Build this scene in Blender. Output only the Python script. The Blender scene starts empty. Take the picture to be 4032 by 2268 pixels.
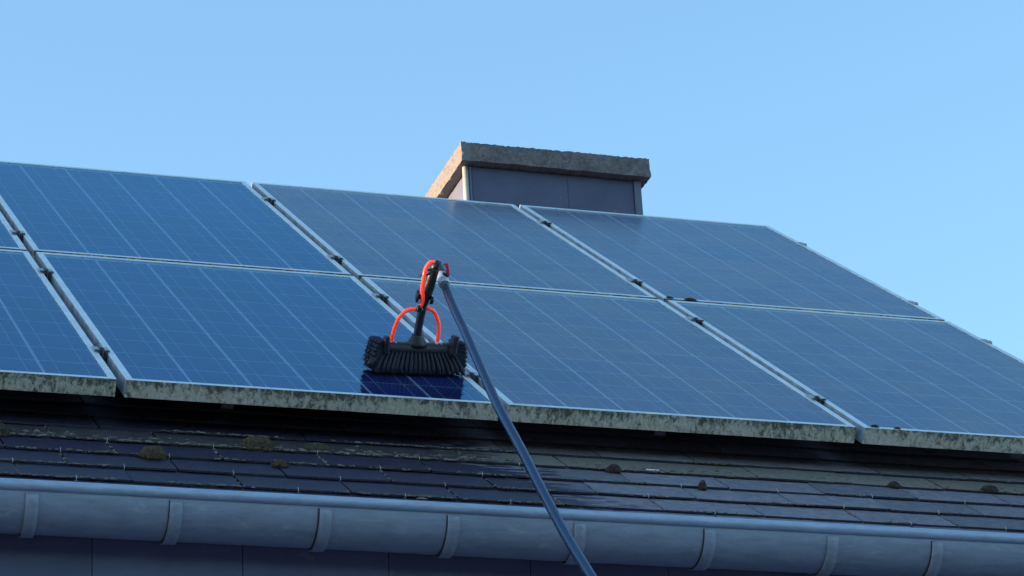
import bpy, bmesh, math, random
from mathutils import Vector, Matrix, noise
random.seed(7)
S = bpy.context.scene
C = S.collection
R = math.radians

# ---------------------------------------------------------------- camera
TH = R(35.0)                                   # roof pitch
ct, st = math.cos(TH), math.sin(TH)
cam_d = bpy.data.cameras.new('camera')
cam = bpy.data.objects.new('camera', cam_d)
C.objects.link(cam)
right = Vector((0.951568, -0.302747, -0.053505))
down = Vector((0.072602, 0.390396, -0.917780))
fwd = Vector((0.298743, 0.869445, 0.393468))
m = Matrix((right, -down, -fwd)).transposed().to_4x4()
m.translation = Vector((-1.487719, -7.367870, -2.999464))
cam.matrix_world = m
cam_d.sensor_width = 36.0
cam_d.lens = 36.0 * 12500.44 / 4032.0
cam_d.clip_start = 0.05
cam_d.clip_end = 3000
S.camera = cam

# ---------------------------------------------------------------- sky, sun, exposure
SUN_AZ, SUN_EL = R(-78), R(6.5)                 # azimuth from +Y (into the roof), towards -X
w = bpy.data.worlds.new('World'); S.world = w; w.use_nodes = True
nt = w.node_tree
sky = nt.nodes.new('ShaderNodeTexSky')
sky.sky_type = 'NISHITA'; sky.sun_disc = False
sky.sun_elevation = SUN_EL; sky.sun_rotation = SUN_AZ
sky.air_density = 1.15; sky.dust_density = 0.2; sky.ozone_density = 2.8
nt.links.new(sky.outputs[0], nt.nodes['Background'].inputs[0])
nt.nodes['Background'].inputs[1].default_value = 0.10
sd = bpy.data.lights.new('sun', 'SUN'); so = bpy.data.objects.new('sun', sd); C.objects.link(so)
sd.energy = 2.0; sd.angle = R(0.53); sd.color = (0.98, 0.70, 0.42)                  # reddened and dimmed by the low elevation
sdir = Vector((math.sin(SUN_AZ)*math.cos(SUN_EL), math.cos(SUN_AZ)*math.cos(SUN_EL), math.sin(SUN_EL)))
so.rotation_euler = sdir.to_track_quat('Z', 'Y').to_euler()
so.location = sdir*30
S.view_settings.view_transform = 'Standard'
S.view_settings.look = 'None'
S.view_settings.gamma = 1.0
S.view_settings.use_curve_mapping = False
S.view_settings.exposure = 2.60
S.render.engine = 'CYCLES'
S.cycles.max_bounces = 10
S.cycles.transparent_max_bounces = 12

# ---------------------------------------------------------------- frames of reference
VV = Vector((0, ct, st))                       # up the roof slope
NN = Vector((0, -st, ct))                      # outward from the roof
def rp(u, v, n=0.0):
    return Vector((u, 0, 0)) + VV*v + NN*n
ROOF_M = Matrix((Vector((1, 0, 0)), VV, NN)).transposed().to_4x4()

# ---------------------------------------------------------------- material helper
class NT:
    def __init__(s, name):
        s.m = bpy.data.materials.new(name); s.m.use_nodes = True
        s.t = s.m.node_tree; s.b = s.t.nodes['Principled BSDF']; s.out = s.t.nodes['Material Output']
    def n(s, typ, **kw):
        o = s.t.nodes.new(typ)
        for k, v in kw.items(): setattr(o, k, v)
        return o
    def l(s, a, b): s.t.links.new(a, b)
    def coord(s, kind='Object', scale=(1, 1, 1)):
        tc = s.n('ShaderNodeTexCoord'); mp = s.n('ShaderNodeMapping')
        mp.inputs['Scale'].default_value = scale
        s.l(tc.outputs[kind], mp.inputs[0]); return mp.outputs[0]
    def wcoord(s, scale=(1, 1, 1)):
        g = s.n('ShaderNodeNewGeometry'); mp = s.n('ShaderNodeMapping')
        mp.inputs['Scale'].default_value = scale
        s.l(g.outputs['Position'], mp.inputs[0]); return mp.outputs[0]
    def noise(s, vec, scale, detail=4, rough=.55, dist=0):
        o = s.n('ShaderNodeTexNoise'); o.inputs['Scale'].default_value = scale
        o.inputs['Detail'].default_value = detail; o.inputs['Roughness'].default_value = rough
        o.inputs['Distortion'].default_value = dist
        s.l(vec, o.inputs['Vector']); return o.outputs[0]
    def ramp(s, fac, stops):
        o = s.n('ShaderNodeValToRGB'); e = o.color_ramp.elements
        while len(e) > 1: e.remove(e[0])
        e[0].position = stops[0][0]; e[0].color = (*stops[0][1], 1) if len(stops[0][1]) == 3 else stops[0][1]
        for p, c in stops[1:]:
            x = e.new(p); x.color = (*c, 1)
        s.l(fac, o.inputs[0]); return o.outputs[0]
    def gray(s, fac, a, b, lo=0., hi=1.):
        o = s.n('ShaderNodeMapRange'); o.interpolation_type = 'SMOOTHSTEP'
        o.inputs[1].default_value = a; o.inputs[2].default_value = b
        o.inputs[3].default_value = lo; o.inputs[4].default_value = hi
        s.l(fac, o.inputs[0]); return o.outputs[0]
    def mix(s, fac, a, b, blend='MIX'):
        o = s.n('ShaderNodeMix'); o.data_type = 'RGBA'; o.blend_type = blend
        for k, v in ((0, fac), (6, a), (7, b)):
            if isinstance(v, (int, float)): o.inputs[k].default_value = v
            elif isinstance(v, tuple): o.inputs[k].default_value = (*v, 1)
            else: s.l(v, o.inputs[k])
        return o.outputs[2]
    def math(s, op, a, b=0.0, c=0.0):
        o = s.n('ShaderNodeMath'); o.operation = op
        for k, v in enumerate((a, b, c)):
            if isinstance(v, (int, float)): o.inputs[k].default_value = v
            else: s.l(v, o.inputs[k])
        return o.outputs[0]
    def bump(s, h, dist=.001, strength=1.0):
        o = s.n('ShaderNodeBump'); o.inputs['Distance'].default_value = dist
        o.inputs['Strength'].default_value = strength
        s.l(h, o.inputs['Height']); s.l(o.outputs[0], s.b.inputs['Normal']); return o.outputs[0]
    def set(s, **kw):
        names = dict(col='Base Color', rough='Roughness', metal='Metallic', spec='Specular IOR Level', coat='Coat Weight', sheen='Sheen Weight')
        for k, v in kw.items():
            i = s.b.inputs[names[k]]
            if isinstance(v, (int, float)): i.default_value = v
            elif isinstance(v, tuple): i.default_value = (*v, 1)
            else: s.l(v, i)
        return s

def simple(name, col, rough=.5, metal=0., spec=.5, var=.25, scale=30, bump=0.):
    k = NT(name); c = k.coord()
    n = k.noise(c, scale, 5, .6)
    a = tuple(x*(1-var) for x in col); b = tuple(min(1., x*(1+var)) for x in col)
    k.set(col=k.ramp(n, [(.3, a), (.7, b)]), rough=k.gray(n, .25, .75, max(.03, rough-.08), min(1, rough+.08)), metal=metal, spec=spec)
    if bump: k.bump(n, bump)
    return k.m

# ---------------------------------------------------------------- materials
def slate_mat(name='fibre_cement_slate'):
    k = NT(name)
    g = k.n('ShaderNodeNewGeometry')
    sp = k.n('ShaderNodeSeparateXYZ'); k.l(g.outputs['Position'], sp.inputs[0])
    X, Y, Z = sp.outputs
    v = k.math('ADD', k.math('MULTIPLY', Y, ct), k.math('MULTIPLY', Z, st))
    oi = k.n('ShaderNodeObjectInfo')
    co = k.wcoord((1, 1, 1))
    big = k.noise(co, 9, 5, .6); fine = k.noise(co, 160, 4, .7); mid = k.noise(co, 38, 5, .65)
    dry = k.ramp(mid, [(.25, (.130, .114, .132)), (.5, (.180, .158, .180)), (.78, (.260, .228, .245))])
    tone = k.gray(oi.outputs['Random'], 0, 1, .80, 1.16)
    dry = k.mix(1.0, dry, k.n_combine(tone), 'MULTIPLY')
    dry = k.mix(k.gray(fine, .55, .75), dry, (.10, .095, .095))
    wet = k.ramp(mid, [(.3, (.018, .014, .032)), (.75, (.040, .033, .062))])
    # wet area: everything left of a ragged edge that runs down the slope
    vec = k.wcoord((5, 38, 38)); rag = k.noise(vec, 1.6, 5, .65, .6)
    edge = k.math('ADD', X, k.math('MULTIPLY', k.math('SUBTRACT', rag, .5), -1.05))
    edge = k.math('ADD', edge, k.math('MULTIPLY', v, .42))
    wetm = k.gray(edge, .93, .97, 1., 0.)
    col = k.mix(wetm, dry, wet)
    # green-ochre growth on the course under the drip edge of the panels
    up = k.gray(v, -.150, -.105); dn = k.gray(v, -.03, .02, 1., 0.)
    grow = k.math('MULTIPLY', up, dn)
    patch = k.gray(k.noise(co, 24, 5, .7), .30, .62)
    grow = k.math('MULTIPLY', grow, k.math('ADD', k.math('MULTIPLY', patch, .55), .42))
    grow = k.math('MULTIPLY', grow, k.gray(wetm, 0, 1, .85, .30))
    gcol = k.ramp(k.noise(co, 60, 5, .7), [(.3, (.14, .110, .075)), (.55, (.22, .18, .115)), (.8, (.36, .30, .21))])
    col = k.mix(grow, col, gcol)
    k.set(col=col, rough=k.gray(wetm, 0, 1, .82, .42), spec=k.gray(wetm, 0, 1, .3, .38))
    h = k.math('ADD', k.math('MULTIPLY', mid, .6), k.math('MULTIPLY', fine, .4))
    k.bump(h, .0016, .8)
    return k.m
def n_combine(s, f):
    o = s.n('ShaderNodeCombineColor')
    for i in range(3): s.l(f, o.inputs[i])
    return o.outputs[0]
NT.n_combine = n_combine
M_slate = slate_mat()
M_edge = simple('shade_dark_slate_edge', (.042, .036, .044), .9, spec=.2, var=.6, scale=90, bump=.002)  # dark edge colour paints in the shadow line under each course

def zinc_mat(name, base, stain):
    k = NT(name)
    co = k.wcoord((1, 1, 1)); st1 = k.noise(k.wcoord((2.2, 9, 9)), 6, 6, .65, .8)
    fine = k.noise(co, 120, 4, .6); sp = k.noise(k.wcoord((.5, 1.2, 1.2)), 30, 6, .7, .3)
    c = k.ramp(st1, [(.28, tuple(x*.80 for x in base)), (.5, base), (.75, tuple(min(1, x*1.18) for x in base))])
    c = k.mix(k.gray(sp, .56, .72, 0, .5), c, stain)
    k.set(col=c, rough=k.gray(st1, .3, .8, .42, .62), metal=k.gray(sp, .55, .72, .22, .05))
    k.bump(k.math('ADD', fine, k.math('MULTIPLY', sp, 2.0)), .0006, .6)
    return k.m
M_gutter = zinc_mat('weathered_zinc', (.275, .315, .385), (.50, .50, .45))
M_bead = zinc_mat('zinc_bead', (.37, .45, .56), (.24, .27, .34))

def frame_mat():
    k = NT('anodised_aluminium')
    co = k.coord('Object'); n1 = k.noise(k.coord('Object', (1, 1, 1)), 14, 5, .6); sp = k.noise(co, 95, 3, .5)
    c = k.ramp(n1, [(.3, (.64, .67, .68)), (.7, (.82, .86, .87))])
    c = k.mix(k.gray(sp, .66, .70, 0, .85), c, (.07, .065, .05))
    k.set(col=c, rough=k.gray(n1, .3, .7, .34, .5), metal=.20)
    k.bump(sp, .0003, .5)
    return k.m
M_frame = frame_mat()
M_frame_side = simple('grey_aluminium_side', (.46, .46, .48), .6, metal=.2, var=.4, scale=18)  # greyer than the lip, on the faces towards the gaps

def lichen_mat():
    k = NT('lichen_covered_aluminium')
    geo = k.n('ShaderNodeNewGeometry')
    co = k.wcoord((1, 1, 1))
    strk = k.wcoord((1.4, .9, .9))
    a = k.noise(strk, 48, 8, .76, .5); b = k.noise(strk, 120, 6, .7, .6); c3 = k.noise(co, 7, 4, .6)
    tc = k.n('ShaderNodeTexCoord'); sp = k.n('ShaderNodeSeparateXYZ'); k.l(tc.outputs['Object'], sp.inputs[0])
    # the growth is thickest below the lip and thins toward the bottom flange
    depth = k.gray(sp.outputs[2], -.028, -.002, .0, .09)
    f = k.math('ADD', k.math('ADD', a, depth), k.gray(k.noise(co, 3.1, 3, .5), .3, .7, -.05, .06))
    base = k.ramp(c3, [(.35, (.56, .50, .41)), (.6, (.50, .47, .33)), (.8, (.38, .39, .20))])
    pale = k.mix(k.gray(b, .35, .65), base, (.72, .66, .56))
    c = k.mix(k.gray(f, .47, .66), pale, (.125, .115, .085))
    c = k.mix(k.gray(b, .66, .76, 0, .8), c, (.90, .84, .74))
    k.set(col=c, rough=.85, spec=.25)
    k.bump(k.math('SUBTRACT', b, f), .0022, .9)
    return k.m
M_lichen = lichen_mat()

def cell_mat():
    k = NT('polycrystalline_silicon')
    tc = k.n('ShaderNodeTexCoord')
    vo = k.n('ShaderNodeTexVoronoi'); vo.inputs['Scale'].default_value = 90
    oi = k.n('ShaderNodeObjectInfo')
    ad = k.n('ShaderNodeVectorMath'); ad.operation = 'ADD'; k.l(tc.outputs['Object'], ad.inputs[0])
    sc = k.n('ShaderNodeVectorMath'); sc.operation = 'SCALE'; sc.inputs['Scale'].default_value = 7.0
    cc = k.n('ShaderNodeCombineXYZ'); k.l(oi.outputs['Random'], cc.inputs[0]); k.l(oi.outputs['Random'], cc.inputs[1])
    k.l(cc.outputs[0], sc.inputs[0]); k.l(sc.outputs[0], ad.inputs[1]); k.l(ad.outputs[0], vo.inputs['Vector'])
    g = k.n('ShaderNodeSeparateColor'); k.l(vo.outputs['Color'], g.inputs[0])
    c = k.ramp(g.outputs[0], [(0, (.010, .034, .25)), (1, (.022, .052, .34))])
    c = k.mix(1., c, k.n_combine(k.gray(oi.outputs['Random'], 0, 1, .86, 1.14)), 'MULTIPLY')
    s = k.n('ShaderNodeSeparateXYZ'); k.l(tc.outputs['Object'], s.inputs[0])
    bar = None
    for x0 in (-.039, .039):
        d = k.math('ABSOLUTE', k.math('SUBTRACT', s.outputs[0], x0))
        mk = k.math('LESS_THAN', d, .0013)
        bar = mk if bar is None else k.math('MAXIMUM', bar, mk)
    c = k.mix(bar, c, (.55, .55, .62))
    k.set(col=c, rough=.45, spec=.3)
    return k.m
M_cell = cell_mat()
M_back = simple('white_backsheet', (.90, .90, .92), .5, var=.06)

def glass_mat(name, dust, dcol, rough, seed, ior, tint):
    k = NT(name)
    k.t.nodes.remove(k.b)
    fr = k.n('ShaderNodeFresnel'); fr.inputs[0].default_value = ior
    tr = k.n('ShaderNodeBsdfTransparent'); tr.inputs[0].default_value = (.96, .97, .97, 1)
    gl = k.n('ShaderNodeBsdfGlossy'); gl.inputs['Roughness'].default_value = rough
    gl.inputs[0].default_value = (*tint, 1)   # blue-tinted anti-reflection coating
    m1 = k.n('ShaderNodeMixShader'); k.l(fr.outputs[0], m1.inputs[0]); k.l(tr.outputs[0], m1.inputs[1]); k.l(gl.outputs[0], m1.inputs[2])
    df = k.n('ShaderNodeBsdfDiffuse'); df.inputs[0].default_value = (*dcol, 1)
    co = k.wcoord()
    a = k.noise(co, 2.2 + seed, 5, .6, .5); b = k.noise(k.wcoord((6, 1, 1)), 9, 5, .65); f = k.noise(co, 210, 3, .6)
    mm = k.math('ADD', k.math('MULTIPLY', a, .7), k.math('MULTIPLY', b, .3))
    mm = k.gray(mm, .33, .67, dust*.62, dust*1.36)
    mm = k.math('ADD', mm, k.gray(f, .72, .78, 0, .10 if dust > .1 else .02))
    m2 = k.n('ShaderNodeMixShader'); k.l(mm, m2.inputs[0]); k.l(m1.outputs[0], m2.inputs[1]); k.l(df.outputs[0], m2.inputs[2])
    k.l(m2.outputs[0], k.out.inputs[0])
    return k.m
M_glass_clean = glass_mat('washed_wet_glass', .012, (.4, .42, .45), .012, 0, 1.66, (.47, .83, 1.0))
M_glass_dirty = glass_mat('dusty_glass', .18, (.50, .44, .40), .18, 1.3, 1.48, (.58, .86, .94))
def clear_mat():
    k = NT('glass_edge'); k.t.nodes.remove(k.b)
    tr = k.n('ShaderNodeBsdfTransparent'); tr.inputs[0].default_value = (.98, .99, .99, 1)
    k.l(tr.outputs[0], k.out.inputs[0]); return k.m
M_clear = clear_mat()

def concrete_mat():
    k = NT('lichened_concrete'); co = k.wcoord()
    a = k.noise(co, 26, 7, .72, .5); b = k.noise(co, 62, 5, .7, 1.4); c3 = k.noise(co, 5, 4, .6)
    c = k.ramp(a, [(.28, (.120, .100, .100)), (.5, (.190, .165, .160)), (.72, (.28, .245, .225))])
    c = k.mix(k.gray(b, .56, .70, 0, .55), c, (.48, .43, .38))
    c = k.mix(k.gray(b, .34, .46, .75, 0), c, (.060, .050, .048))
    sp = k.n('ShaderNodeSeparateXYZ'); g = k.n('ShaderNodeNewGeometry'); k.l(g.outputs['Position'], sp.inputs[0])
    # bare repaired corner at the left end, without lichen
    xx = k.math('ADD', sp.outputs[0], k.math('MULTIPLY', c3, .015))
    c = k.mix(k.gray(xx, 1.978, 1.986, .8, 0), c, (.24, .225, .22))
    k.set(col=c, rough=.92, spec=.2)
    k.bump(k.math('ADD', a, k.math('MULTIPLY', b, .7)), .006, .9)
    return k.m
M_concrete = concrete_mat()

def clad_mat():
    k = NT('grey_cladding_board'); co = k.wcoord()
    oi = k.n('ShaderNodeObjectInfo')
    a = k.noise(co, 8, 6, .6); b = k.noise(co, 240, 3, .6); sp = k.noise(co, 22, 2, .5)
    c = k.ramp(a, [(.3, (.092, .104, .168)), (.7, (.122, .137, .212))])
    c = k.mix(1., c, k.n_combine(k.gray(oi.outputs['Random'], 0, 1, .9, 1.12)), 'MULTIPLY')
    c = k.mix(k.gray(sp, .70, .73, 0, .4), c, (.22, .22, .22))
    k.set(col=c, rough=.7, spec=.35)
    k.bump(b, .0005, .5)
    return k.m
M_clad = clad_mat()
M_trim = simple('grey_painted_trim', (.42, .42, .40), .6, var=.15, scale=12)
M_trim_dark = simple('dark_trim', (.13, .14, .20), .6, var=.15, scale=12)
M_rail = simple('mill_aluminium', (.30, .31, .32), .5, metal=.6, var=.2, scale=20)
M_clamp = simple('oxidised_clamp_metal', (.45, .46, .45), .5, metal=.5, var=.25, scale=60)
M_dark = simple('dark_steel_and_shade', (.055, .052, .062), .55, metal=.3, var=.4, scale=90)  # bolts, crack strips and the painted shade at the clamp ends
M_hook = simple('stainless_hook', (.50, .47, .44), .5, metal=.4, var=.1)
M_moss = simple('dry_moss', (.074, .056, .034), .95, spec=.1, var=.6, scale=160, bump=.0015)
M_moss_dark = simple('dark_moss', (.060, .046, .040), .95, spec=.1, var=.6, scale=120, bump=.004)
M_lich_lump = simple('pale_lichen', (.17, .148, .120), .95, spec=.1, var=.6, scale=60, bump=.002)
M_paving = simple('bounce_paving', (.17, .18, .22), .9, spec=.2, var=.25, scale=4)  # unseen ground, tone set to bounce light onto gutter and wall
M_ground = simple('blocking_hill_ground', (.040, .050, .030), .95, spec=.1, var=.5, scale=3)  # surface of the added hill that blocks the low sky
M_leaf = simple('autumn_leaf', (.30, .11, .04), .6, var=.3, scale=80)
M_white = simple('chalky_white', (.80, .80, .76), .7, var=.1)
M_felt = simple('dark_roof_deck', (.03, .03, .033), .9, var=.3)
M_render = simple('wall_masonry', (.16, .15, .15), .85, var=.15, scale=6)
M_plastic = simple('black_plastic', (.020, .020, .026), .42, var=.25, scale=60, bump=.0003)
M_bristle = simple('black_bristle', (.015, .017, .032), .62, var=.5, scale=140, bump=.0015)
M_carbon = simple('blue_pole_lacquer', (.060, .092, .150), .30, metal=.75, spec=.6, var=.08, scale=25)
M_silver = simple('brushed_silver', (.66, .68, .70), .38, metal=.45, var=.08)
M_neck = simple('black_aluminium_neck', (.022, .022, .032), .38, metal=.2, var=.2)
def hose_mat():
    # fluorescent pigment: returns more red light than it receives
    k = NT('fluorescent_red_hose'); k.t.nodes.remove(k.b)
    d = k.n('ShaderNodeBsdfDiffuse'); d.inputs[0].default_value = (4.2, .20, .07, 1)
    g = k.n('ShaderNodeBsdfGlossy'); g.inputs['Roughness'].default_value = .18
    lw = k.n('ShaderNodeFresnel'); lw.inputs[0].default_value = 1.5
    mx = k.n('ShaderNodeMixShader'); k.l(lw.outputs[0], mx.inputs[0]); k.l(d.outputs[0], mx.inputs[1]); k.l(g.outputs[0], mx.inputs[2])
    k.l(mx.outputs[0], k.out.inputs[0]); return k.m
M_hose = hose_mat()
M_red = simple('red_lever_plastic', (.75, .05, .10), .3, var=.1)

# ---------------------------------------------------------------- mesh helpers
def link(o, parent=None):
    C.objects.link(o)
    if parent is not None: o.parent = parent
    return o
def obj(name, bm, mats, parent=None, smooth=False, mat_world=None):
    me = bpy.data.meshes.new(name)
    bm.normal_update()
    bm.to_mesh(me); bm.free()
    for mm in (mats if isinstance(mats, (list, tuple)) else [mats]): me.materials.append(mm)
    if smooth:
        for p in me.polygons: p.use_smooth = True
    o = bpy.data.objects.new(name, me)
    link(o, parent)
    if mat_world is not None: o.matrix_local = mat_world
    return o
def mesh_of(name, bm, mats):
    me = bpy.data.meshes.new(name); bm.to_mesh(me); bm.free()
    for q in mats: me.materials.append(q)
    return me
def inst(name, me, parent, mtx=None):
    o = bpy.data.objects.new(name, me); link(o, parent)
    if mtx is not None: o.matrix_local = mtx
    return o
def thing(name, label, cat, mtx=None, group=None):
    o = bpy.data.objects.new(name, None); link(o)
    o.empty_display_size = .1
    if mtx is not None: o.matrix_world = mtx
    o['label'] = label; o['category'] = cat
    if group: o['group'] = group
    return o
def tag(o, label, cat, group=None):
    o['label'] = label; o['category'] = cat
    if group: o['group'] = group
    return o
def box(bm, x0, x1, y0, y1, z0, z1, mi=0, M=None):
    vs = [Vector((x, y, z)) for z in (z0, z1) for y in (y0, y1) for x in (x0, x1)]
    if M is not None: vs = [M @ v for v in vs]
    v = [bm.verts.new(p) for p in vs]
    fs = []
    for f in ((0, 2, 3, 1), (4, 5, 7, 6), (0, 1, 5, 4), (2, 6, 7, 3), (0, 4, 6, 2), (1, 3, 7, 5)):
        q = bm.faces.new([v[i] for i in f]); q.material_index = mi; fs.append(q)
    return fs
def bevel_all(bm, r, seg=2):
    bmesh.ops.bevel(bm, geom=bm.edges[:], offset=r, segments=seg, profile=.5, affect='EDGES')
def catmull(pts, n=8):
    P = [Vector(p) for p in pts]; P = [2*P[0]-P[1]] + P + [2*P[-1]-P[-2]]
    out = []
    for i in range(1, len(P)-2):
        for k in range(n):
            t = k/n
            a, b, c, d = P[i-1], P[i], P[i+1], P[i+2]
            out.append(.5*((2*b)+(c-a)*t+(2*a-5*b+4*c-d)*t*t+(3*b-a-3*c+d)*t**3))
    out.append(P[-2]); return out
def tube(bm, pts, rad, seg=12, caps=True):
    """rad: number or list per point"""
    pts = [Vector(p) for p in pts]; n = len(pts)
    rs = rad if isinstance(rad, (list, tuple)) else [rad]*n
    rings = []; prev = None
    for i, p in enumerate(pts):
        t = (pts[min(i+1, n-1)]-pts[max(i-1, 0)]).normalized()
        if prev is None:
            a = t.orthogonal().normalized()
        else:
            a = (prev - t*prev.dot(t)).normalized()
        prev = a; b = t.cross(a)
        rings.append([bm.verts.new(p+(a*math.cos(2*math.pi*k/seg)+b*math.sin(2*math.pi*k/seg))*rs[i]) for k in range(seg)])
    for i in range(n-1):
        for k in range(seg):
            f = bm.faces.new((rings[i][k], rings[i][(k+1) % seg], rings[i+1][(k+1) % seg], rings[i+1][k])); f.smooth = True
    if caps:
        bm.faces.new(rings[0][::-1]); bm.faces.new(rings[-1])
def lump(bm, c, rx, ry, rz, sub=1, amp=.25, M=None, sm=True):
    r = bmesh.ops.create_icosphere(bm, subdivisions=sub, radius=1.0)
    off = Vector((random.uniform(-50, 50), random.uniform(-50, 50), 0))
    for v in r['verts']:
        q = v.co*(1+amp*noise.noise(v.co*1.7+off)+amp*.6*noise.noise(v.co*5+off))
        q = Vector((q.x*rx, q.y*ry, max(q.z, -.35)*rz))
        if M is not None: q = M @ q
        v.co = Vector(c)+q
    if sm:
        for v in r['verts']:
            for f in v.link_faces: f.smooth = True

# ================================================================ SETTING
def ground():
    bm = bmesh.new()
    n = 40; L = 900.
    for i in range(n+1):
        for j in range(n+1):
            x = (i/n-.5)*2; y = (j/n-.5)*2
            x = math.copysign(abs(x)**2.2, x)*L; y = math.copysign(abs(y)**2.2, y)*L
            bm.verts.new((x, y, -4.62+.03*noise.noise(Vector((x*.3, y*.3, 0)))))
    bm.verts.ensure_lookup_table()
    for i in range(n):
        for j in range(n):
            a = i*(n+1)+j
            bm.faces.new([bm.verts[q] for q in (a, a+n+1, a+n+2, a+1)])
    o = obj('ground', bm, M_paving); o['kind'] = 'structure'
ground()
def sky_blocking_hill():
    # unseen rise added behind the camera to block the low sky light
    bm = bmesh.new(); na, nr = 60, 22; g = []
    for i in range(na+1):
        az = R(100+160*i/na); e = math.sin(math.pi*i/na)**.35
        row = []
        for j in range(nr+1):
            d = 30+9*j
            h = -4.7+32*(j/nr)**.75*e + (2.4*noise.noise(Vector((math.sin(az)*d*.12, math.cos(az)*d*.12, 0))) if 0 < j else 0)*min(1, j/3)
            row.append(bm.verts.new((math.sin(az)*d, math.cos(az)*d, h)))
        g.append(row)
    for i in range(na):
        for j in range(nr): bm.faces.new((g[i][j], g[i+1][j], g[i+1][j+1], g[i][j+1]))
    bmesh.ops.recalc_face_normals(bm, faces=bm.faces[:])
    o = obj('sky_blocking_hill', bm, M_ground); o['kind'] = 'structure'
sky_blocking_hill()

# ================================================================ HOUSE
GROUND_Z = -4.60
XL, XR = -14.0, 3.18                            # ends of the house
ROOF_D = .146                                   # deck depth below the plane of the panel tops
EX = .129                                       # slate exposure
V0 = -.643                                      # lowest slate edge
RIDGE_Y = 3.20
house = thing('house', 'slate roofed house in grey cladding boards with zinc gutter and broad chimney', 'house', Matrix.Translation((0, 0, GROUND_Z)))
HM = Matrix.Translation((0, 0, -GROUND_Z))      # child local = world shifted
def hobj(name, bm, mats, parent, smooth=False):
    o = obj(name, bm, mats, parent, smooth)
    if parent is house: o.matrix_local = HM
    return o
def roof_z(y, d): return (y*st - d)/ct
# deck (front and back slope as one closed slab)
bm = bmesh.new()
prof = []
yb = RIDGE_Y*2+.46
p_front = rp(0, V0+.03, -ROOF_D)
ridge = Vector((0, RIDGE_Y, roof_z(RIDGE_Y, ROOF_D)))
prof = [(p_front.y, p_front.z), (ridge.y, ridge.z), (2*RIDGE_Y-p_front.y, p_front.z),
        (2*RIDGE_Y-p_front.y, p_front.z-.05), (ridge.y, ridge.z-.06), (p_front.y, p_front.z-.05)]
a = [bm.verts.new((XL, y, z)) for y, z in prof]; b = [bm.verts.new((XR, y, z)) for y, z in prof]
for i in range(6):
    bm.faces.new((a[i], b[i], b[(i+1) % 6], a[(i+1) % 6]))
bm.faces.new((a[0], a[1], a[4], a[5])); bm.faces.new((a[1], a[2], a[3], a[4]))
bm.faces.new((b[5], b[4], b[1], b[0])); bm.faces.new((b[4], b[3], b[2], b[1]))
bmesh.ops.recalc_face_normals(bm, faces=bm.faces[:])
roof = hobj('roof', bm, M_felt, house)

# slates
SW, SL, STK = .2655, .205, .0048
TILT = .0520
def slate_mesh(seed):
    rnd = random.Random(seed)
    bm = bmesh.new(); n = 9
    top, bot = [], []
    for i in range(n):
        x = -SW/2 + SW*i/(n-1)
        e = rnd.uniform(-.0013, .0013) if 0 < i < n-1 else rnd.uniform(0, .004)
        top.append(bm.verts.new((x, e, 0))); bot.append(bm.verts.new((x, e-.0008, -STK)))
    tb = [bm.verts.new((-SW/2, SL, 0)), bm.verts.new((SW/2, SL, 0))]
    bb = [bm.verts.new((-SW/2, SL, -STK)), bm.verts.new((SW/2, SL, -STK))]
    bm.faces.new(top+[tb[1], tb[0]]); bm.faces.new((bot+[bb[1], bb[0]])[::-1])
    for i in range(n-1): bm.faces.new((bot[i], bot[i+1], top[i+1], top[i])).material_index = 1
    bm.faces.new((bot[-1], bb[1], tb[1], top[-1])); bm.faces.new((bb[0], bot[0], top[0], tb[0]))
    bm.faces.new((bb[1], bb[0], tb[0], tb[1]))
    bmesh.ops.recalc_face_normals(bm, faces=bm.faces[:])
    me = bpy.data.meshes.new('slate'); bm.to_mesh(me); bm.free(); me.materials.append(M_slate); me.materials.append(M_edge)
    return me
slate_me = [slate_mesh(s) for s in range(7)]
def slate_matrix(u, v, rnd):
    return (Matrix.Translation(rp(u+rnd.uniform(-.0015, .0015), v+rnd.uniform(-.002, .002), -.127+rnd.uniform(-.0009, .0011)))
            @ ROOF_M @ Matrix.Rotation(rnd.uniform(-.0035, .0035), 4, 'Z') @ Matrix.Rotation(-TILT+rnd.uniform(-.004, .004), 4, 'X'))
rnd = random.Random(3)
field = bmesh.new()
nrows = int((3.20/ct + .15 - V0)/EX)
for k in range(nrows):
    v = V0+EX*k
    if rp(0, v).y > RIDGE_Y-.19: break
    off = 1.158 if k % 2 == 0 else 1.294          # joint position in this course
    j0 = int((XL-off)/.27); j1 = int((XR-off)/.27)
    for j in range(j0, j1):
        u = off+.27*j+.135
        if k < 9 and -.75 < u < 2.75:
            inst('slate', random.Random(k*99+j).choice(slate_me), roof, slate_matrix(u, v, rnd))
            if k < 5 and u < 2.6:
                pass
        else:
            M = slate_matrix(u, v, rnd)
            box(field, -SW/2, SW/2, 0, SL, -STK, 0, 0, M)
sf = obj('slate_field', field, M_slate, roof); sf['kind'] = 'stuff'
# back slope, plain slates in courses
bm = bmesh.new()
for k in range(nrows):
    v = V0+EX*k
    if rp(0, v).y > RIDGE_Y-.19: break
    p = rp(0, v, -.128); q = rp(0, v+EX*1.3, -.138)
    vs = [bm.verts.new(c) for c in ((XL, 2*RIDGE_Y-p.y, p.z), (XR, 2*RIDGE_Y-p.y, p.z), (XR, 2*RIDGE_Y-q.y, q.z), (XL, 2*RIDGE_Y-q.y, q.z),
                                   (XL, 2*RIDGE_Y-p.y, p.z-.006), (XR, 2*RIDGE_Y-p.y, p.z-.006))]
    bm.faces.new((vs[1], vs[0], vs[3], vs[2])); bm.faces.new((vs[0], vs[1], vs[5], vs[4]))
o = obj('rear_slate_field', bm, M_slate, roof); o['kind'] = 'stuff'
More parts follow.
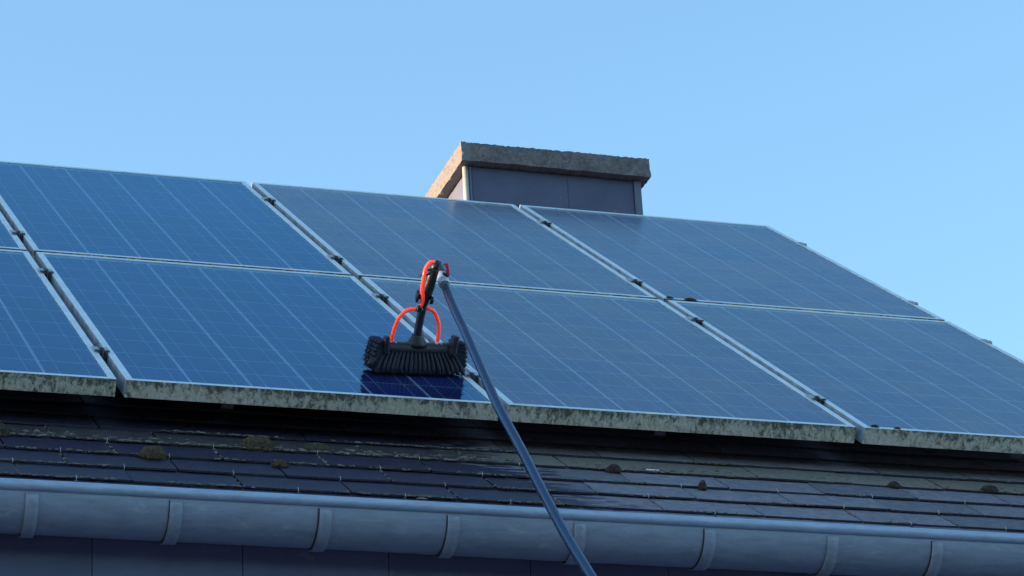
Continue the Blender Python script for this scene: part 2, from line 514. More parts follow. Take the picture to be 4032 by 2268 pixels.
# ridge capping
bm = bmesh.new()
zr = roof_z(RIDGE_Y, .125)
x = XL
while x < XR-.05:
    x2 = min(x+.60, XR)
    for s in (-1, 1):
        v = [bm.verts.new(c) for c in ((x, RIDGE_Y, zr+.012), (x2-.006, RIDGE_Y, zr+.012), (x2-.006, RIDGE_Y+s*.14, zr-.083), (x, RIDGE_Y+s*.14, zr-.083),
                                       (x, RIDGE_Y+s*.14, zr-.091), (x2-.006, RIDGE_Y+s*.14, zr-.091))]
        bm.faces.new(v[:4] if s < 0 else v[:4][::-1]); bm.faces.new((v[3], v[2], v[5], v[4]) if s < 0 else (v[4], v[5], v[2], v[3]))
    x = x2
obj('ridge_capping', bm, M_slate, roof)
# stainless hooks that hold the lower edge of the slates
bm = bmesh.new()
tube(bm, catmull([(0, .030, -.007), (0, .002, -.008), (0, -.004, -.006), (0, -.004, .001), (0, .006, .004)], 3), .0009, 6)
hook_me = bpy.data.meshes.new('slate_hook'); bm.to_mesh(hook_me); bm.free(); hook_me.materials.append(M_hook)
for k in range(1, 5):
    v = V0+EX*k
    off = 1.158 if k % 2 == 1 else 1.294
    j0 = math.ceil((-.45-off)/.27); j1 = int((2.6-off)/.27)
    for j in range(j0, j1+1):
        if rnd.random() < (.08 if j*.27+off < 1.05 else .45): continue
        inst('slate_hook', hook_me, roof, Matrix.Translation(rp(off+.27*j, v, -.127)) @ ROOF_M @ Matrix.Rotation(rnd.uniform(-.12, .12), 4, 'Z'))

# walls
WALL_Y = -.37
bm = bmesh.new()
box(bm, XL+.02, XR-.06, WALL_Y+.03, 2*RIDGE_Y+.37, GROUND_Z-.05, -.53)
# gable triangle closed at both ends up to the deck
for xx, s in ((XL+.02, -1), (XR-.06, 1)):
    x2 = xx-.0 if s < 0 else xx
    t = [(xx, WALL_Y+.03, -.53), (xx, RIDGE_Y, ridge.z-.08), (xx, 2*RIDGE_Y+.37, -.53)]
    t2 = [(p[0]-s*.2, p[1], p[2]) for p in t]
    a = [bm.verts.new(p) for p in t]; b = [bm.verts.new(p) for p in t2]
    bm.faces.new(a); bm.faces.new(b[::-1])
    for i in range(3): bm.faces.new((a[i], a[(i+1) % 3], b[(i+1) % 3], b[i]))
bmesh.ops.recalc_face_normals(bm, faces=bm.faces[:])
wall = hobj('wall', bm, M_render, house)
bm = bmesh.new()
box(bm, -.1793, .1793, -.005, .005, 0, 1.0)
bevel_all(bm, .0015, 1)
clad_me = bpy.data.meshes.new('cladding_board'); bm.to_mesh(clad_me); bm.free(); clad_me.materials.append(M_clad)
x = .021-.18*0+.18
seam0 = -.159
j = -38
while True:
    xc = seam0+.36*j+.18
    if xc > XR-.2: break
    if xc > XL+.2:
        for (z0, z1) in ((GROUND_Z+.15, -3.2), (-3.195, -1.85), (-1.845, -.505)):
            if z0 > -1.9 or xc > -6:
                inst('cladding_board', clad_me, wall, Matrix.Translation((xc, WALL_Y+rnd.uniform(-.0008, .0008), z0)) @ Matrix.Diagonal((1, 1, z1-z0, 1)))
    j += 1
# soffit / fascia board behind the gutter
bm = bmesh.new()
box(bm, XL+.02, XR-.02, WALL_Y-.003, WALL_Y+.02, -.500, -.425)
hobj('fascia_board', bm, M_trim_dark, house)

# gutter
GY, GZ, GR = -.460, -.503, .080
def gutter():
    bm = bmesh.new()
    xs = [XL-.05+.15*i for i in range(int((XR-XL+.12)/.15)+1)]
    nseg = 24
    ro, ri = [], []
    for x in xs:
        w_ = .0014*noise.noise(Vector((x*1.3, 4, 0)))
        a_, b_ = [], []
        for k in range(nseg+1):
            t = math.pi + math.pi*k/nseg
            for lst, r in ((a_, GR), (b_, GR-.0016)):
                rr = r*(1+.010*noise.noise(Vector((x*2.0, k*.25, 1))))
                lst.append(bm.verts.new((x, GY+math.cos(t)*rr, GZ+w_+math.sin(t)*rr)))
        ro.append(a_); ri.append(b_)
    for i in range(len(xs)-1):
        for k in range(nseg):
            bm.faces.new((ro[i][k], ro[i][k+1], ro[i+1][k+1], ro[i+1][k])).smooth = True
            bm.faces.new((ri[i][k], ri[i+1][k], ri[i+1][k+1], ri[i][k+1])).smooth = True
    for L in (0, -1):
        c = bm.verts.new((xs[L], GY, GZ))
        for k in range(nseg): bm.faces.new((ro[L][k], ro[L][k+1], c))
    bmesh.ops.recalc_face_normals(bm, faces=bm.faces[:])
    g = hobj('gutter', bm, M_gutter, house)
    bm = bmesh.new()
    pts = [(x, GY-GR, GZ+.007+.0012*noise.noise(Vector((x*1.3, 4, 0)))) for x in xs]
    tube(bm, pts, .0135, 16)
    obj('rim_bead', bm, M_bead, g, smooth=False)
    # straps round the outside
    bm = bmesh.new(); n = 22; hw = .0150
    va = []
    for k in range(n+1):
        t = math.pi + R(8) + (math.pi-R(10))*k/n
        f = math.sin((t-math.pi))
        r0 = GR+.0010+.0035*f; r1 = r0+.0026
        va.append([bm.verts.new((s*hw, GY+math.cos(t)*r, GZ+math.sin(t)*r)) for s, r in ((-1, r0), (1, r0), (1, r1), (-1, r1))])
    for k in range(n):
        for i in range(4):
            bm.faces.new((va[k][i], va[k][(i+1) % 4], va[k+1][(i+1) % 4], va[k+1][i])).smooth = i in (0, 2)
    bm.faces.new(va[0]); bm.faces.new(va[-1][::-1])
    bmesh.ops.recalc_face_normals(bm, faces=bm.faces[:])
    me = bpy.data.meshes.new('gutter_bracket'); bm.to_mesh(me); bm.free(); me.materials.append(M_gutter)
    bm = bmesh.new(); n = 22; hw = .0014
    va = []
    for k in range(n+1):
        t = math.pi + R(8) + (math.pi-R(10))*k/n
        va.append([bm.verts.new((s_, GY+math.cos(t)*q, GZ+math.sin(t)*q)) for s_, q in ((-hw, GR), (hw, GR), (hw, GR+.0022), (-hw, GR+.0022))])
    for k in range(n):
        for i in range(4): bm.faces.new((va[k][i], va[k][(i+1) % 4], va[k+1][(i+1) % 4], va[k+1][i]))
    bmesh.ops.recalc_face_normals(bm, faces=bm.faces[:])
    seam = mesh_of('crack_strip', bm, [M_dark])  # dark strip for the crack line beside each strap
    for xs_ in (-.318, .009, .365, .680, 1.012, 1.335, 1.666, 1.945):
        inst('crack_strip', seam, g, Matrix.Translation((xs_-.0182, 0, 0)) @ Matrix.Diagonal((rnd.uniform(.5, 1.5), 1, 1, 1)))
    for xs_ in (-.318, .009, .365, .680, 1.012, 1.335, 1.666, 1.945, 2.27, 2.61, 2.95, -.66, -1.0, -1.35, -1.7, -2.05):
        inst('gutter_bracket', me, g, Matrix.Translation((xs_, 0, rnd.uniform(-.0008, .0008))) @ Matrix.Rotation(rnd.uniform(-.03, .03), 4, 'Z'))
gutter()

# chimney
CX0, CX1, CY0, CY1, CZ0, CZ1 = 1.937, 2.707, 3.10, 4.15, 2.260, 2.336
def chimney():
    bm = bmesh.new()
    box(bm, CX0+.050, CX1-.040, CY0+.053, CY1-.05, 1.0, CZ0+.004)
    ch = hobj('chimney', bm, M_render, house)
    ch['label'] = 'broad low chimney in dark cladding under a rough concrete slab'
    # concrete capping slab, weathered and uneven
    bm = bmesh.new()
    box(bm, CX0, CX1, CY0, CY1, CZ0, CZ1)
    bmesh.ops.subdivide_edges(bm, edges=[e for e in bm.edges if abs((e.verts[0].co-e.verts[1].co).x) > .1], cuts=110, use_grid_fill=True)
    bmesh.ops.subdivide_edges(bm, edges=[e for e in bm.edges if abs((e.verts[0].co-e.verts[1].co).y) > .1], cuts=110, use_grid_fill=True)
    bmesh.ops.subdivide_edges(bm, edges=[e for e in bm.edges if abs((e.verts[0].co-e.verts[1].co).z) > .05], cuts=6, use_grid_fill=True)
    bm.normal_update()
    for v in bm.verts:
        p = v.co.copy()
        sharp = 1.0
        d = v.normal*(1.5 if p.x < CX0+.002 else .7)*(.0020*noise.noise(p*22)+.0024*noise.noise(p*70)+.0026*noise.noise(p*150))
        if p.z > CZ1-.002: d += Vector((0, 0, 1))*(.0018*noise.noise(p*30)+.0026*noise.noise(p*90)+.0024*noise.noise(p*200)+.001)
        if p.z < CZ0+.002: d += Vector((0, 0, 1))*(.004*noise.noise(p*14))
        v.co = p+d*sharp
        # sagging lower right corner
        if p.x > CX1-.02 and p.z < CZ0+.03: v.co.x += .004
    o = obj('capping_slab', bm, M_concrete, ch)
    # cladding boards: front (two), left side, right side, rear
    def board(x0, x1, y0, y1, z0, z1, name='cladding_board', mat=M_clad):
        bm = bmesh.new(); box(bm, x0, x1, y0, y1, z0, z1); bevel_all(bm, .0012, 1)
        return obj(name, bm, mat, ch)
    zt = CZ0-.004
    board(1.9870, 2.3765, CY0+.043, CY0+.051, 1.6, zt)
    board(2.3775, 2.6490, CY0+.0435, CY0+.0515, 1.6, zt)
    board(1.9790, 1.9865, CY0+.062, CY0+.55, 1.6, zt)
    board(1.9792, 1.9867, CY0+.554, CY1-.07, 1.6, zt)
    board(2.6690, 2.6770, CY0+.062, CY1-.07, 1.6, zt)
    board(1.9870, 2.6490, CY1-.049, CY1-.041, 1.6, zt)
    bm = bmesh.new()
    tube(bm, [(1.9650, CY0+.052, 1.6), (1.9650, CY0+.052, zt)], .0120, 16)
    obj('corner_post', bm, M_trim, ch, smooth=False)
    board(1.9775, 1.9850, CY0+.038, CY0+.054, 1.6, zt, 'corner_trim', M_trim_dark)
    board(2.6510, 2.6800, CY0+.036, CY0+.058, 1.6, zt, 'corner_trim', M_trim_dark)
    # rivets in the boards
    bm = bmesh.new()
    for (x, z) in ((2.24, 2.185), (2.50, 2.213), (2.585, 2.150)):
        tube(bm, [(x, CY0+.0445, z), (x, CY0+.0415, z)], .0026, 8)
    for (y, z) in ((CY0+.085, 2.16), (CY0+.085, 2.21)):
        tube(bm, [(1.9795, y, z), (1.9765, y, z)], .0032, 8)
    obj('rivets', bm, M_trim_dark, ch)
chimney()

# ================================================================ SOLAR PANELS
PW, PH, PD = .992, 1.650, .046
GX, GYP = .0248, .0260
def frame_bm():
    bm = bmesh.new()
    lip, lt, ls = .0175, .0200, .0190
    # four hollow-looking rails as L shapes: outer wall + top lip + bottom flange
    def rail(x0, x1, y0, y1, front=False):
        fs = box(bm, x0, x1, y0, y1, -PD, 0)
        if front:
            for f in fs:
                f.normal_update()
                if f.normal.y < -.5: f.material_index = 1
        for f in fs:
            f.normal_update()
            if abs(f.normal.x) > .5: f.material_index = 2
    rail(0, PW, 0, lip, True)
    rail(0, PW, PH-lt, PH)
    rail(0, ls, lip, PH-lt)
    rail(PW-ls, PW, lip, PH-lt)
    return bm
def bevelled_frame():
    bm = frame_bm()
    bmesh.ops.recalc_face_normals(bm, faces=bm.faces[:])
    bmesh.ops.bevel(bm, geom=[e for e in bm.edges if max(v.co.z for v in e.verts) > -.001 and min(v.co.z for v in e.verts) > -.001], offset=.0009, segments=2, profile=.5, affect='EDGES')
    return bm
frame_me = mesh_of('frame', bevelled_frame(), [M_frame, M_lichen, M_frame_side])
bm = bmesh.new(); box(bm, .0121, PW-.0121, .0121, PH-.0121, -.0095, -.0070)
back_me = mesh_of('backsheet', bm, [M_back])
def glass_me(mat):
    bm = bmesh.new()
    for f in box(bm, .0121, PW-.0121, .0121, PH-.0121, -.0055, -.0022):
        f.normal_update(); f.material_index = 0 if f.normal.z > .5 else 1
    return mesh_of('glass_pane', bm, [mat, M_clear])
glass_clean_me = glass_me(M_glass_clean); glass_dirty_me = glass_me(M_glass_dirty)
CS, CG = .1540, .0056
CX, CGX = .1515, .0084
bm = bmesh.new(); box(bm, -CX/2, CX/2, -CS/2, CS/2, -.0004, 0)
# pseudo-square corners
bmesh.ops.bevel(bm, geom=[e for e in bm.edges if abs(e.verts[0].co.z-e.verts[1].co.z) > .0001], offset=.0022, segments=1, affect='EDGES')
cell_me = mesh_of('solar_cell', bm, [M_cell])
def solar_panel(u, v, clean, label):
    t = thing('solar_panel', label, 'solar panel', Matrix.Translation(rp(u, v)) @ ROOF_M, 'solar panels in two rows on the roof')
    inst('frame', frame_me, t); inst('backsheet', back_me, t)
    x0 = (PW-(6*CX+5*CGX))/2; y0 = (PH-(10*CS+9*CG))/2
    for i in range(6):
        for j in range(10):
            inst('solar_cell', cell_me, t, Matrix.Translation((x0+CX/2+i*(CX+CGX), y0+CS/2+j*(CS+CG), -.0066)))
    inst('glass_pane', glass_clean_me if clean else glass_dirty_me, t)
    return t
cols = [-(PW+GX), 0, PW+GX, 2*(PW+GX)]
labs = [('leftmost clean blue solar panel of the lower row, cut off by the photo edge', 'leftmost clean blue solar panel of the upper row, only a narrow wedge in view'),
        ('clean wet solar panel of the lower row with the black brush standing on it', 'bright blue clean solar panel of the upper row, left of the chimney'),
        ('dusty solar panel of the lower row behind the slanting pole', 'dusty grey-blue solar panel of the upper row below the left end of the chimney'),
        ('dusty solar panel at the right end of the lower row', 'dusty solar panel at the right end of the upper row, its corner against the sky')]
for i, u in enumerate(cols):
    du = 0.004 if i else 0.0
    solar_panel(u, 0, i < 2, labs[i][0])
    solar_panel(u+(.0 if i == 0 else -.004), PH+GYP, i < 2, labs[i][1])

# mounting rails with their clamps and roof hooks
UE = 3*PW+2*GX
def omega(bm, L=.050, end=False):
    """hat-shaped clamp profile in x/z, extruded along y"""
    w1, w2, g = .013, .008, .0105
    if not end:
        prof = [(-g-w1, .0005), (-g-w1, .0040), (-g+.003, .0040), (-g+.003, -.030), (g-.003, -.030), (g-.003, .0040), (g+w2, .0040), (g+w2, .0005),
                (g, .0005), (g, -.034), (-g, -.034), (-g, .0005)]
    else:
        prof = [(-g-w1, .0005), (-g-w1, .0030), (-g+.004, .0030), (-g+.004, -.040), (g+.010, -.040), (g+.010, -.045), (-g, -.045), (-g, .0005)]
    a = [bm.verts.new((x, -L/2, z)) for x, z in prof]; b = [bm.verts.new((x, L/2, z)) for x, z in prof]
    n = len(prof)
    for i in range(n): bm.faces.new((a[i], a[(i+1) % n], b[(i+1) % n], b[i]))
    bm.faces.new(a[::-1]); bm.faces.new(b)
    bmesh.ops.recalc_face_normals(bm, faces=bm.faces[:])
bm = bmesh.new(); omega(bm); clamp_me = mesh_of('mid_clamp', bm, [M_clamp])
bm = bmesh.new(); omega(bm, end=True); eclamp_me = mesh_of('end_clamp', bm, [M_clamp])
def bolt_bm():
    bm = bmesh.new()
    tube(bm, [(0, 0, -.030), (0, 0, .004)], .0045, 8)
    tube(bm, [(0, 0, .003), (0, 0, .0070)], .0060, 6)
    return bm
bolt_me = mesh_of('bolt', bolt_bm(), [M_dark])
bm = bmesh.new()   # dark pieces paint in the shade at the lower end of the clamp
M1 = Matrix.Rotation(R(28), 4, 'Y')
box(bm, -.022, -.004, -.030, -.023, .0042, .0068, 0, None)
box(bm, -.007, -.001, -.031, -.024, -.004, .0078, 0, None)
box(bm, .003, .008, -.031, -.024, -.022, .0052, 0, None)
box(bm, .007, .017, -.030, -.024, .0042, .0066, 0, None)
tab_me = mesh_of('end_shade_piece', bm, [M_dark])
def rail(v, us, label):
    t = thing('mounting_rail', label, 'mounting rail', Matrix.Translation(rp(-1.06, v, -PD)) @ ROOF_M, 'mounting rails under the solar panels')
    L = UE+1.06+.02
    bm = bmesh.new()
    for q in ((0, L, -.020, .020, -.040, -.0365), (0, L, -.020, -.0165, -.0365, -.001), (0, L, .0165, .020, -.0365, -.001), (0, L, -.0165, -.006, -.0045, -.001), (0, L, .006, .0165, -.0045, -.001)):
        box(bm, *q)
    obj('rail_profile', bm, M_rail, t)
    for i, u in enumerate(us):
        end = i == 3
        c = inst('panel_clamp', eclamp_me if end else clamp_me, t, Matrix.Translation((u+1.06, 0, PD)))
        inst('bolt', bolt_me, c, Matrix.Translation((-.004, 0, -.004)) if end else None)
        if not end: inst('end_shade_piece', tab_me, c)
    for u in (-.80, .335, 1.56, 2.65):
        bm = bmesh.new()
        box(bm, -.016, .016, -.040, -.034, -.10, -.002); box(bm, -.016, .016, -.034, .10, -.094, -.088)
        obj('roof_hook', bm, M_rail, t, mat_world=Matrix.Translation((u+1.06, .012, 0)))
g = GX/2
gx = [-g, PW+g, 2*PW+1.5*GX, 3*PW+2*GX+.012]
gx2 = [q-.004 for q in gx]
rail(.325, gx, 'lowest aluminium mounting rail, under the bottom ends of the lower panels')
rail(1.350, gx, 'aluminium mounting rail under the top ends of the lower row of panels')
rail(1.935, gx2, 'aluminium mounting rail under the bottom ends of the upper row of panels')
rail(2.965, gx2, 'highest aluminium mounting rail, near the top edge of the upper panels')

# ================================================================ BRUSH ON ITS POLE
ang = R(9)
A = Vector((math.cos(ang), 0, 0)) + VV*math.sin(ang); A.normalize()
Wd = NN.cross(A).normalized()
P0 = rp(.8474, .2978)
BM = Matrix((A, Wd, NN)).transposed().to_4x4(); BM.translation = P0
brush = thing('brush_on_pole', 'black wash brush with red hoses on a long blue pole, standing on a panel', 'cleaning brush', BM)
BI = BM.inverted()
def bpart(name, bm, mat, parent=brush, smooth=False): return obj(name, bm, mat, parent, smooth)
# block
bm = bmesh.new()
n = 24
sec = []
for i in range(n+1):
    s = -1+2*i/n; x = .106*s
    h0 = .052+.002*abs(s); h1 = .079 + (.003*abs(s)**3)
    y0, y1 = .010, .052
    sec.append([bm.verts.new(c) for c in ((x, y0, h0), (x, y1, h0), (x, y1+.001, h0+.010), (x, y1-.004, h1-.006), (x, .040, h1), (x, .022, h1), (x, y0+.004, h1-.006), (x, y0-.002, h0+.010))])
for i in range(n):
    for k in range(8): bm.faces.new((sec[i][k], sec[i][(k+1) % 8], sec[i+1][(k+1) % 8], sec[i+1][k])).smooth = (k not in (0,))
bm.faces.new(sec[0]); bm.faces.new(sec[-1][::-1])
bmesh.ops.recalc_face_normals(bm, faces=bm.faces[:])
block = bpart('brush_block', bm, M_plastic)
# upright horns at both ends
for s in (-1, 1):
    bm = bmesh.new()
    xs = -.1025 if s < 0 else .0975; top = .100 if s < 0 else .108; wd = .0085 if s < 0 else .0105
    tube(bm, catmull([(xs-s*.002, .012, .052), (xs, .010, .070), (xs+s*.001, .008, top-.008), (xs+s*.001, .008, top-.002), (xs+s*.001, .008, top)], 4),
         [wd*1.25]*4+[wd*1.12]*4+[wd]*4+[wd*.95, wd*.85, wd*.7, wd*.5]+[wd*.2], 12)
    bmesh.ops.scale(bm, vec=(1, 1.5, 1), space=Matrix.Translation((0, -.009, 0)), verts=bm.verts[:])
    obj('end_horn', bm, M_plastic, block, smooth=False)
# bristles
bm = bmesh.new()
br = random.Random(11)
def tuft(r, t, r0, r1, sag=(0, 0, 0), strands=10):
    r, t = Vector(r), Vector(t); mid = (r+t)/2+Vector(sag)
    P = [(1-q)**2*r+2*q*(1-q)*mid+q*q*t for q in (0, .25, .5, .75, 1)]
    tube(bm, P, [r0, r0*1.05, (r0+r1)*.5, r1*.95, r1*.85], 8)
    for _ in range(strands):
        d0 = Vector((br.gauss(0, r0*.5), br.gauss(0, r0*.5), br.gauss(0, r0*.3)))
        d1 = Vector((br.gauss(0, r1*.55), br.gauss(0, r1*.55), br.gauss(0, r1*.25)))
        Q = [P[k]+d0*(1-k/4)+d1*(k/4) for k in (1, 2, 3, 4)]
        Q[3].z = max(Q[3].z, .001)
        e = (Q[3]-Q[2]).normalized()*br.uniform(.000, .003)
        Q[3] = Q[3]+e
        Q[3].z = max(Q[3].z, .0008)
        tube(bm, Q, [.0006, .0006, .0005, .0004], 3, False)
for row, (yr, yt, kf) in enumerate(((.012, -.006, 1.27), (.026, .018, 1.24), (.038, .042, 1.24), (.050, .062, 1.27))):
    for i in range(19):
        s = -1+2*i/18+(.02 if row % 2 else 0)
        x = .100*s
        tuft((x, yr, .056), (x*kf*(1+.03*br.uniform(-1, 1)), yt+br.uniform(-.002, .002), .0035), .0044, .0066, (x*.06, -.003 if row == 0 else 0, 0), 26 if row == 0 else 8)
for s in (-1, 1):
    for yr in (.012, .026, .040, .052):
        for j, (zr_, xt, zt) in enumerate(((.056, .133, .006), (.060, .138, .018), (.064, .137, .031), (.068, .136, .044), (.073, .135, .056), (.078, .133, .067), (.083, .130, .078))):
            if s > 0: zt += .004
            tuft((s*.104, yr, zr_), (s*(xt+br.uniform(-.002, .002)), yr+(yr-.03)*.35, zt), .0050, .0072, (s*.004, 0, .003), 12)
# straggling splayed tuft on the left
tuft((-.112, .012, .045), (-.149, -.002, .020), .005, .0085, (-.008, 0, .004), 14)
b_ = bpart('bristles', bm, M_bristle); b_['kind'] = 'stuff'
# mount and neck
bm = bmesh.new()
tube(bm, [(-.003, .030, .070), (-.003, .030, .078), (-.0035, .030, .088), (-.004, .030, .097), (-.004, .030, .104)], [.034, .030, .0235, .0175, .0135], 20)
bmesh.ops.scale(bm, vec=(1, .72, 1), space=Matrix.Translation((0, -.030, 0)), verts=bm.verts[:])
bpart('neck_socket', bm, M_plastic)
bm = bmesh.new()
tube(bm, catmull([(-.0045, .030, .092), (-.004, .028, .130), (-.002, .024, .175), (.001, .018, .215)], 6), .0110, 16)
bpart('neck_tube', bm, M_neck)
# angle joint: two toothed discs and body
bm = bmesh.new()
tube(bm, catmull([(-.001, .022, .188), (.001, .018, .212), (.004, .012, .240), (.006, .006, .268), (.010, .003, .290)], 5),
     [.0118]*4+[.0135, .0150, .0150, .0148]+[.0145, .0150, .0155, .0150]+[.0140]*4+[.0135, .0130, .0128, .0125]+[.0118], 14)
bpart('angle_joint', bm, M_plastic)
bm = bmesh.new()
tube(bm, [(-.012, .008, .210), (-.024, .006, .211)], .0070, 10)
tube(bm, [(-.0240, .0095, .211), (-.0255, .0100, .211), (-.0300, .0115, .211), (-.0312, .0119, .211)], [.014, .0175, .0175, .015], 16)
tube(bm, [(.010, .006, .203), (.0175, .0035, .202)], [.0120, .0100], 12)
bpart('clamping_knob', bm, M_plastic)
bm = bmesh.new()
tube(bm, [(-.034, -.002, .270), (-.020, -.004, .272), (-.010, -.006, .276), (.000, -.008, .292)], [.0022, .0030, .0035, .0020], 8)
tube(bm, [(-.018, -.004, .286), (-.006, -.004, .288), (.004, -.004, .290)], [.0020, .0035, .0040], 8)
bpart('cable_tie', bm, M_plastic)
# pole
PT = [(.8872, .1036, .3822), (.8824, .0181, .2763), (.8820, -.0680, .1732), (.8768, -.2018, .0156), (.8700, -.3468, -.1485), (.8675, -.5245, -.3392),
      (.8600, -.6735, -.4936), (.8518, -.8415, -.6600), (.8481, -.9950, -.8060)]
e = (Vector(PT[-1])-Vector(PT[-2])).normalized()
PT.append(tuple(Vector(PT[-1])+e*.35)); q = Vector(PT[-1])
PT += [tuple(q+e*1.2), tuple(q+e*2.4)]
zf = (-4.60-q.z)/e.z
PT.append(tuple(q+e*zf))
pts = catmull(PT, 4)
bm = bmesh.new()
L = [0]
for i in range(1, len(pts)): L.append(L[-1]+(pts[i]-pts[i-1]).length)
tube(bm, [BI @ p for p in pts], [.0118+(.0006 if l > .55 else 0)+(.002 if l > 2.2 else 0) for l in L], 24)
bpart('pole', bm, M_carbon)
d = (Vector(PT[1])-Vector(PT[0])).normalized()
p0 = Vector(PT[0])
bm = bmesh.new()
tube(bm, [BI @ (p0+d*q) for q in (-.0425, -.041, .006, .0105, .0105)], [.0146, .0156, .0156, .0150, .0120], 24)
bpart('silver_collar', bm, M_silver)
bm = bmesh.new()
tube(bm, [BI @ (p0+d*q) for q in (-.092, -.089, -.084, -.048, -.0445, -.0445)], [.0060, .0115, .0145, .0152, .0170, .0150], 24)
bpart('pole_socket', bm, M_plastic)
bm = bmesh.new()
tube(bm, [(.008, .004, .280), (.012, .004, .296), (.016, .003, .302), (.020, .000, .300)], [.011, .013, .013, .012], 14)
bpart('elbow', bm, M_plastic)
# red clamp lever beside the socket
bm = bmesh.new()
tube(bm, catmull([(.0300, -.004, .3035), (.0375, -.006, .3060), (.0420, -.008, .2960), (.0440, -.010, .2840), (.0455, -.012, .2760)], 4), [.0030]*4+[.0050]*9+[.0045]*4, 10)
bpart('clamp_lever', bm, M_red)
bm = bmesh.new()
tube(bm, [(.030, -.008, .281), (.040, -.010, .277), (.0455, -.011, .274)], [.004, .0050, .0045], 10)
bpart('lever_pivot', bm, M_plastic)
# hoses
HR = .0052
def hose(pts, name='hose', r=HR):
    bm = bmesh.new(); tube(bm, catmull(pts, 8), r, 14); return bpart(name, bm, M_hose)
hose([(.020, .020, .296), (.012, .010, .305), (.000, .000, .3085), (-.011, -.004, .3055), (-.0200, -.006, .2930), (-.0240, -.008, .2740), (-.0235, -.006, .2380), (-.0185, -.004, .2130), (-.0165, .000, .1960), (-.0185, .004, .1840)])
hose([(-.026, .006, .1765), (-.040, .006, .1765), (-.0545, .008, .1710), (-.0680, .012, .1570), (-.0765, .018, .1320), (-.0785, .026, .1000), (-.0750, .034, .0740)])
hose([(-.016, .030, .1760), (.0050, .032, .1750), (.0220, .030, .1735), (.0385, .030, .1640), (.0510, .030, .1430), (.0580, .031, .1170), (.0600, .034, .0760)])
bm = bmesh.new()
tube(bm, [(-.031, .006, .1765), (-.027, .006, .1765), (-.014, .010, .1755), (-.010, .014, .1755)], [.0060, .0078, .0078, .0065], 12)
tube(bm, [(-.020, .007, .176), (-.0185, .005, .190)], [.0075, .0070], 12)
bpart('tee_connector', bm, M_plastic)
bm = bmesh.new()
tube(bm, [(-.0295, .006, .1765), (-.0280, .006, .1765)], .0083, 12)
tube(bm, [(-.0190, .005, .1880), (-.0188, .005, .1900)], .0076, 12)
bpart('connector_ring', bm, M_silver)
for x in (-.0750, .0600):
    bm = bmesh.new()
    for s in (-1, 1):
        tube(bm, [(x+s*.0072, .025, .0795), (x+s*.0072, .022, .0765)], [.0034, .0030], 8)
    tube(bm, [(x, .034, .0770), (x, .034, .0830)], [.0065, .0062], 10)
    obj('hose_nozzle', bm, M_white, block)

# ================================================================ MOSS AND SMALL THINGS
def clump(u, v, n, rx, ry, rz, label, mat, group='moss cushions on the slates'):
    bm = bmesh.new()
    lump(bm, (0, 0, 0), rx, ry, rz, 4, .10)
    for _ in range(16):
        a_ = random.uniform(0, 6.28); q = random.uniform(.6, .98)
        lump(bm, (math.cos(a_)*rx*q, math.sin(a_)*ry*q, 0), rx*.3, ry*.34, rz*.3, 2, .5)
    o = obj('moss_clump', bm, mat, None, mat_world=Matrix.Translation(rp(u, v, n)) @ ROOF_M)
    return tag(o, label, 'moss', group)
clump(.036, -.262, -.128, .033, .026, .025, 'round yellow-brown moss cushion on the dark slates at the left', M_moss)
clump(.335, -.100, -.130, .044, .030, .028, 'widest brown moss cushion under the drip edge of the brush panel', M_moss)
clump(.352, -.285, -.128, .018, .012, .015, 'small brown moss cushion just below the widest one', M_moss)
clump(.491, -.095, -.130, .038, .026, .018, 'low brown moss cushion right of the widest one', M_moss)
clump(-.33, -.115, -.130, .038, .024, .026, 'low dark moss cushion at the left photo edge under the panels', M_moss_dark)
clump(1.280, -.142, -.127, .020, .012, .018, 'dark moss tuft on the slates close to the right of the pole', M_moss_dark)
clump(1.483, -.268, -.128, .0115, .010, .022, 'upright little dark moss tuft on the second dry slate course', M_moss_dark)
clump(2.085, -.131, -.127, .018, .010, .014, 'dark moss tuft under the right panels, left of the last one', M_moss_dark)
clump(2.375, -.118, -.127, .026, .012, .016, 'dark flat moss tuft on the slates near the right photo edge', M_moss_dark)
gp = 'moss cushions on the panel frames'
clump(2.122, 1.682, .000, .020, .009, .006, 'larger moss cushion on the joint between the two panel rows', M_moss_dark, gp)
clump(2.052, 1.684, .000, .012, .008, .006, 'smaller moss cushion at the crossing of four panels', M_moss_dark, gp)
clump(2.068, .012, .000, .012, .007, .007, 'moss cushion on the lower left corner of the right panel frame', M_moss_dark, gp)
clump(2.134, .008, .000, .010, .006, .005, 'flat moss cushion on the bottom frame of the right panel', M_moss_dark, gp)

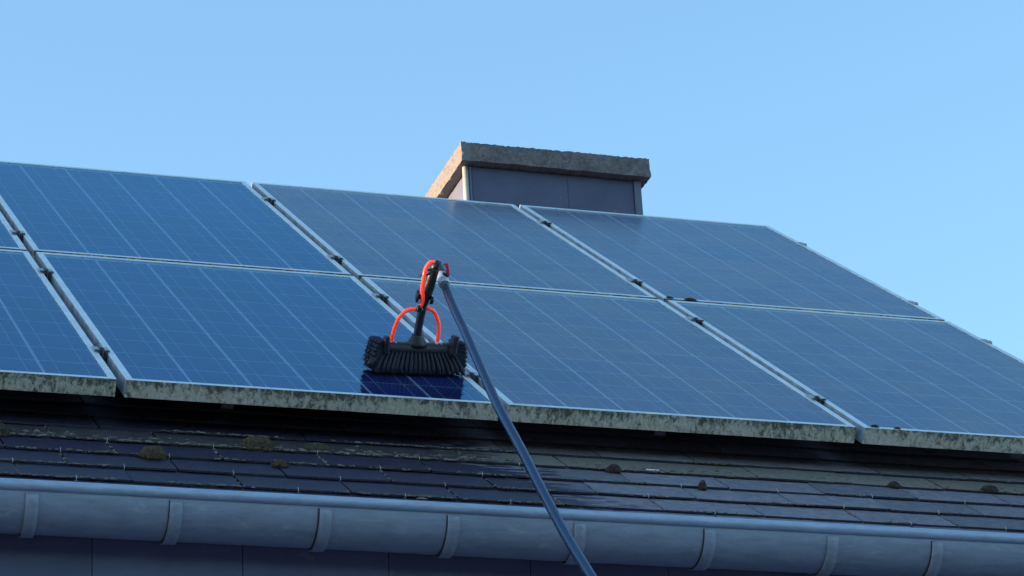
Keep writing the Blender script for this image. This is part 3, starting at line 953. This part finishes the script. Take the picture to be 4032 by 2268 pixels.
# lichen crusts along the slate edges and joints
bm = bmesh.new()
lr = random.Random(21); random.seed(5)
for k in range(1, 6):
    v = V0+EX*k
    u = -.6
    while u < 2.7:
        dens = noise.noise(Vector((u*5, k*3.3, 0)))+(.10 if u < 1.05 else -.22)+(.40 if k == 4 else 0)
        if dens > 0 and lr.random() < min(1, .35+dens*1.6):
            big_ = (1.15 if k == 4 and u < 1.1 else .85)
            r = lr.uniform(.0025, .0065)*big_
            lump(bm, rp(u, v+lr.uniform(-.003, .004)+(lr.uniform(0, .05) if k == 4 and lr.random() < .5 else 0), -.1275), r*lr.uniform(1, 2.2), r*.8, r*lr.uniform(.5, .9), 1, .5, ROOF_M.to_3x3())
        u += lr.uniform(.003, .012)
    off = 1.158 if (k-1) % 2 == 0 else 1.294
    for j in range(-7, 6):                     # in the joints of the course below this edge
        uj = off+.27*j
        if not -.5 < uj < 2.6: continue
        for _ in range(int(lr.uniform(0, 14 if uj < 1.1 else 5))):
            q = lr.random()
            lump(bm, rp(uj+lr.uniform(-.003, .003), v-q*EX, -.1275-.056*(EX-q*EX)), .0035*lr.uniform(.6, 1.3), .006*lr.uniform(.6, 1.5), .003, 1, .5, ROOF_M.to_3x3())
o = obj('lichen_crust', bm, M_lich_lump); o['kind'] = 'stuff'

# leaf and bird dropping
bm = bmesh.new()
vs = []
for i in range(9):
    t = i/8; h = .0038*math.sin(math.pi*t)**.8; x = -.016+.032*t; z = .0025*math.sin(3*t)
    vs.append((bm.verts.new((x, -h, z+.001)), bm.verts.new((x, h, z)), bm.verts.new((x, h, z-.0004)), bm.verts.new((x, -h, z+.0006))))
for i in range(8):
    for k in range(4): bm.faces.new((vs[i][k], vs[i][(k+1) % 4], vs[i+1][(k+1) % 4], vs[i+1][k]))
o = obj('leaf', bm, M_leaf, None, mat_world=Matrix.Translation(rp(.643, -.574, -.118)) @ ROOF_M @ Matrix.Rotation(R(25), 4, 'X'))
tag(o, 'tiny orange autumn leaf lying on the slate edge above the gutter', 'leaf')
random.seed(9)
bm = bmesh.new()
for dx, r in ((-.008, .006), (0, .009), (.010, .008), (.018, .005)): lump(bm, (dx, 0, 0), r, .005, .0025, 2, .35)
o = obj('bird_dropping', bm, M_white, None, mat_world=Matrix.Translation(rp(1.395, -.110, -.1275)) @ ROOF_M)
tag(o, 'white bird dropping on the greenish slate course right of the pole', 'bird dropping')
